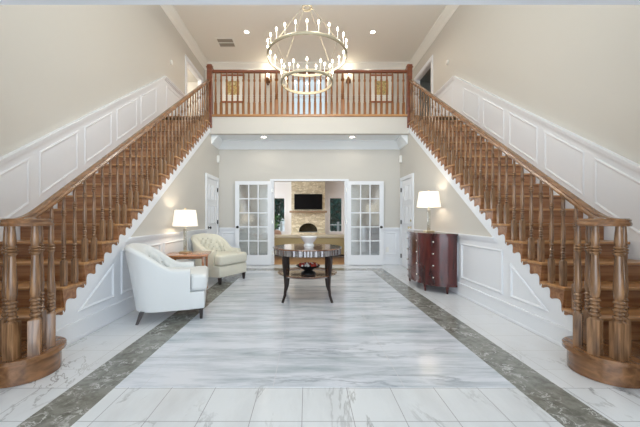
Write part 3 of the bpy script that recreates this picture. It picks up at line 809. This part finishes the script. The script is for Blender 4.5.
for k in range(4):
    a = PI/4+k*PI/2; c, s = cos(a), sin(a)
    zs = [.70, .62, .50, .36, .22, .10, .003]; rs = [.452, .460, .455, .440, .435, .452, .495]; ws = [.66, .80, .74, .60, .50, .45, .40]
    mb = MB(); mb.sweep([(r*c, r*s, z) for r, z in zip(rs, zs)], [(-.030, -.030), (.030, -.030), (.030, .030), (-.030, .030)], up=(c, s, 0), scale=ws)
    mb.build('leg', M['dark'], tb, world=False, ang=50)
mb = MB(); mb.lathe([(.001, 0), (.085, 0), (.082, .012), (.068, .03), (.07, .045), (.095, .075), (.122, .115), (.135, .14), (.13, .143), (.108, .115), (.06, .06), (.001, .05)], n=28)
b = mb.build('bowl', M['bowlw']); b.location = (-.03, 4.70, .768); tag(b, 'white footed glass bowl on the round table top', 'bowl')
mb = MB(); mb.lathe([(.001, 0), (.115, 0), (.11, .02), (.06, .05), (.08, .07), (.15, .10), (.185, .125), (.178, .13), (.13, .11), (.001, .095)], n=28)
b = mb.build('bowl', M['black']); b.location = (-.04, 4.58, .352); tag(b, 'black footed bowl of red and cream potpourri on the lower shelf', 'bowl')
mb = MB()
for i in range(60):
    a = random.random()*2*PI; r = .15*math.sqrt(random.random()); mb.sphere((-.04+r*cos(a), 4.58+r*sin(a), .352+.125+.02*(1-r/.16)+random.random()*.012), .016+random.random()*.008, 6, 4)
tag(mb.build('potpourri', M['potp']), 'red and cream potpourri heaped in the black bowl', 'potpourri', kind='stuff')
cre = [o for o in C.objects if o.name == 'potpourri'][0]
cre.data.materials.append(M['paper'])
for p in cre.data.polygons:
    if (p.index//24) % 3 == 0: p.material_index = 1

# ------------------------------------------------------------------ family room beyond
yF = 15.0; CF = 3.05
wins = ((-1.80, -1.16, .75, 2.1), (1.06, 1.70, .75, 2.1))
mb = MB()
mb.box(-4.6, wins[0][0], yF, yF+.12, 0, CF); mb.box(wins[0][1], wins[1][0], yF, yF+.12, 0, CF); mb.box(wins[1][1], 4.6, yF, yF+.12, 0, CF)
for w in wins: mb.box(w[0], w[1], yF, yF+.12, 0, .5); mb.box(w[0], w[1], yF, yF+.12, 2.22, CF)
st('wall_family_room_back', mb, M['white'])
for i, w in enumerate(wins): window('window_%d' % (i+3), w[0], w[1], yF, .5, 2.22, 1, 1)
mb = MB(); mb.box(4.6, 4.72, YB, yF+.12, 0, CF); st('wall_family_room_right', mb, M['white'])
mb = MB(); mb.box(-4.72, -4.6, YB, 9.2, 0, CF); mb.box(-4.72, -4.6, 13.8, yF+.12, 0, CF); mb.box(-4.72, -4.6, 9.2, 13.8, 0, .5); st('wall_family_room_left', mb, M['white'])
mb = MB(); mb.box(-4.72, 4.72, YB+.12, yF+.12, CF, CF+.1); st('ceiling_family_room', mb, M['white_warm'])
fp = thing('fireplace', 'cream stacked-stone fireplace with arched firebox on the far wall', 'fireplace', (0, yF, 0))
pts = [(-.82, 0), (-.46, 0), (-.46, .55)]
for i in range(13): a = PI-PI*i/12; pts.append((.46*cos(a), .55+.40*sin(a)))
pts += [(.46, 0), (.82, 0), (.82, CF-.002), (-.82, CF-.002)]
mb = MB(); mb.prism([(x, yF-.40, z) for x, z in pts], (0, .39, 0)); mb.build('chimney_breast', M['stone'], fp, smooth=False)
mb = MB(); mb.box(-.455, .455, yF-.05, yF-.02, .52, .94); mb.build('firebox', M['firebox'], fp, smooth=False)
mb = MB(); mb.box(-.82, .82, yF-.75, yF-.41, .002, .50, bev=.01); mb.build('hearth', M['stone'], fp)
mb = MB(); mb.box(-.90, .90, yF-.60, yF-.41, 1.46, 1.55, bev=.01); mb.build('mantel', wood('mantel_wood', (.20, .13, .08), (.36, .27, .18), .6), fp)
tv = thing('television', 'wide black flat screen television mounted above the fireplace mantel', 'television', (0, yF-.42, 1.62))
mb = MB(); mb.box(-.68, .68, yF-.47, yF-.41, 1.62, 2.36, bev=.008); mb.build('housing', M['black'], tv)
mb = MB(); mb.box(-.665, .665, yF-.474, yF-.4705, 1.635, 2.345); mb.build('screen', M['tv'], tv, smooth=False)
sf = thing('sofa', 'tan sofa seen from behind in the room beyond the french doors', 'sofa', (-.02, 9.4, 0))
mb = MB(); mb.box(-1.30, 1.26, 9.0, 9.22, .10, .60, bev=.02); mb.build('backrest', M['sofa'], sf)
mb = MB(); mb.box(-1.32, 1.28, 8.97, 9.25, .60, .69, bev=.03); mb.build('top_rail', M['sofa2'], sf, label='lighter padded top edge of the backrest')
mb = MB(); mb.box(-1.30, 1.26, 9.23, 9.95, .10, .40, bev=.02); mb.build('seat_base', M['sofa'], sf)
for k in (0, 1): mb = MB(); mb.box(-1.08+k*1.07, -.03+k*1.07, 9.24, 9.93, .41, .54, bev=.04); mb.build('seat_cushion', M['sofa2'], sf)
for s in (-1.30, 1.04): mb = MB(); mb.box(s, s+.21, 9.24, 9.95, .41, .60, bev=.03); mb.build('arm', M['sofa'], sf)
for x in (-1.22, 1.18):
    for y in (9.06, 9.88): mb = MB(); mb.box(x-.03, x+.03, y-.03, y+.03, .002, .10); mb.build('leg', M['dark'], sf, smooth=False)
mb = MB(); mb.box(-1.29, 1.25, 9.01, 9.20, .06, .10); mb.build('plinth', M['dark'], sf, smooth=False)
mb = MB(); mb.sphere((-1.0, 9.42, .70), .13, 14, 10, (1.1, .35, 1)); tag(mb.build('throw_pillow', M['pillow']), 'blush pink throw pillow leaning on the left end of the sofa', 'pillow')
# plant by the left window
pp = thing('potted_plant', 'leafy green potted plant in front of the left far window', 'plant', (-1.62, 14.6, 0))
mb = MB(); mb.lathe([(.001, .002), (.15, .002), (.20, .35), (.21, .38), (.18, .38), (.001, .34)], (-1.62, 14.6, 0), 18); mb.build('pot', M['plastic'], pp)
mb = MB()
for i in range(90):
    a = random.random()*2*PI; h = .5+random.random()*.85; r = .30*random.random()*(1.5-abs(h-.95)); c = Vector((-1.62+r*cos(a), 14.55+r*sin(a)*.6, h))
    d = Vector((cos(a), sin(a), random.uniform(-.3, .8))).normalized()*.13; s_ = d.cross(Vector((0, 0, 1))).normalized()*.045
    mb.face([c-d*.5, c+s_, c+d, c-s_])
mb.build('foliage', M['leaf2'], pp, smooth=False)
mb = MB(); mb.tube([(-1.62, 14.6, .34), (-1.60, 14.57, 1.0)], .012); mb.build('stem', M['bark'], pp)
# outside: lawn, trees, porch railing
mb = MB(); mb.box(-14, 14, yF+.12, 26, -.3, -.1); st('ground_outside', mb, M['grass'])
def tree(x, y, h, R, label):
    o = thing('tree', label, 'tree', (x, y, -.1), group='trees outside the far windows')
    mb = MB(); mb.tube([(x, y, -.1), (x+.05, y, h*.4), (x, y+.1, h*.75)], .11, 8, scale=[1.2, 1, .5]); mb.build('trunk', M['bark'], o)
    mb = MB()
    for i in range(2600):
        u = random.random()*2*PI; w = random.uniform(-1, 1); q = R*random.random()**.35; k = math.sqrt(1-w*w)
        c = Vector((x+q*k*cos(u), y+q*k*sin(u), h*.55+q*w*1.25))
        d = Vector((random.uniform(-1, 1), random.uniform(-1, 1), random.uniform(-1, 1))).normalized()*.19; e = d.cross(Vector((random.uniform(-1, 1), random.uniform(-1, 1), 1))).normalized()*.11
        mb.face([c-d, c+e, c+d, c-e])
    mb.build('foliage', M['leaf'], o, smooth=False)
tree(-3.1, 19.5, 3.6, 1.7, 'leafy green tree seen through the left far window'); tree(2.6, 19.2, 3.6, 1.7, 'leafy green tree seen through the right far window')
tree(-.5, 23.4, 4.0, 1.6, 'leafy green tree farther behind the left far window'); tree(5.9, 22.3, 3.8, 1.6, 'leafy green tree farther behind the right far window')
pr_ = thing('porch_railing', 'white porch railing outside the far windows', 'railing', (0, 16.2, -.1))
mb = MB(); mb.box(-4, 4, 16.17, 16.23, .80, .86); mb.build('top_rail', M['white'], pr_, smooth=False)
for x in (-3.4, -1.45, 0, 1.62, 3.4): mb = MB(); mb.box(x-.06, x+.06, 16.14, 16.26, -.1, 1.0); mb.build('post', M['white'], pr_, smooth=False)

# ------------------------------------------------------------------ lights
def area(name, loc, rot, sx, sy, e, col=(1, 1, 1), spread=PI):
    l = bpy.data.lights.new(name, 'AREA'); l.shape = 'RECTANGLE'; l.size = sx; l.size_y = sy; l.energy = e; l.color = col; l.spread = spread
    o = bpy.data.objects.new(name, l); C.objects.link(o); o.location = loc; o.rotation_euler = rot; return o
def point(name, loc, e, col=(1, .85, .65), r=.05):
    l = bpy.data.lights.new(name, 'POINT'); l.energy = e; l.color = col; l.shadow_soft_size = r
    o = bpy.data.objects.new(name, l); C.objects.link(o); o.location = loc; return o
def spot(name, loc, e, col=(1, .9, .75), ang=120, r=.06):
    l = bpy.data.lights.new(name, 'SPOT'); l.energy = e; l.color = col; l.shadow_soft_size = r; l.spot_size = math.radians(ang); l.spot_blend = .6
    o = bpy.data.objects.new(name, l); C.objects.link(o); o.location = loc; return o
area('fill_upper_window', (0, 1.55, 4.5), (PI/2, 0, 0), 4.2, 3.0, 112, (.90, .95, 1))  # fill for the upper hall, set at the added front window
area('daylight_entrance', (0, -2.0, 1.4), (PI/2, 0, 0), 4.2, 2.6, 105, (.80, .89, 1))
area('fill_family_room', (-4.65, 11.5, 1.8), (0, -PI/2, 0), 2.4, 4.4, 170, (.95, .98, 1))  # added fill light at the unseen open left side of the room
for k in range(8): point('chandelier_glow', (-.06+.61*cos(k*PI/4+PI/8-.13), 4.66+.61*sin(k*PI/4+PI/8-.13), 3.90), 12.5, (1, .93, .82), .05)
point('chandelier_glow_low', (-.06, 4.66, 3.5), 5, (1, .92, .80), .2)
for x in (-1.72, 1.75): spot('recessed_or_fill_beam', (x, 8.25, CE-.02), 70, ang=160)
for x in (-1.11, 1.04): spot('recessed_or_fill_beam', (x, 7.28, CL1-.02), 3.5, ang=140)
for x in (-1.36, 1.31): point('sconce_glow', (x, YU-.14, 6.03), 2.5, r=.04)
for (x, y, z) in ((-2.08, 4.98, .626), (2.09, 5.30, .955)): point('lamp_glow', (x, y, z+.60), 3.2, (1, .90, .76), .035)
for x in (-2, 2):
    for y in (10.8, 13): spot('recessed_or_fill_beam', (x, y, CF-.03), 55, (1, .96, .88), ang=165)  # added fill spots for the family room, no fixtures behind them
point('upper_room_glow', (-XO-1.0, 9.1, 5.5), 40, (1, .93, .82), .1)

w = bpy.data.worlds.new('world'); bpy.context.scene.world = w; w.use_nodes = True
bg = w.node_tree.nodes['Background']; bg.inputs[0].default_value = (.80, .90, 1, 1); bg.inputs[1].default_value = .9

# ------------------------------------------------------------------ camera
cam = bpy.data.cameras.new('camera'); co = bpy.data.objects.new('camera', cam); C.objects.link(co)
co.location = (-.06, 0, 1.2); co.rotation_euler = (PI/2, 0, 0); cam.lens = 300/640*36; cam.sensor_width = 36
cam.shift_x = 13/640; cam.shift_y = 4.5/640; cam.clip_start = .05
s = bpy.context.scene; s.camera = co
s.view_settings.view_transform = 'Standard'; s.view_settings.look = 'None'; s.view_settings.gamma = 1; s.view_settings.use_curve_mapping = False
s.view_settings.exposure = .17
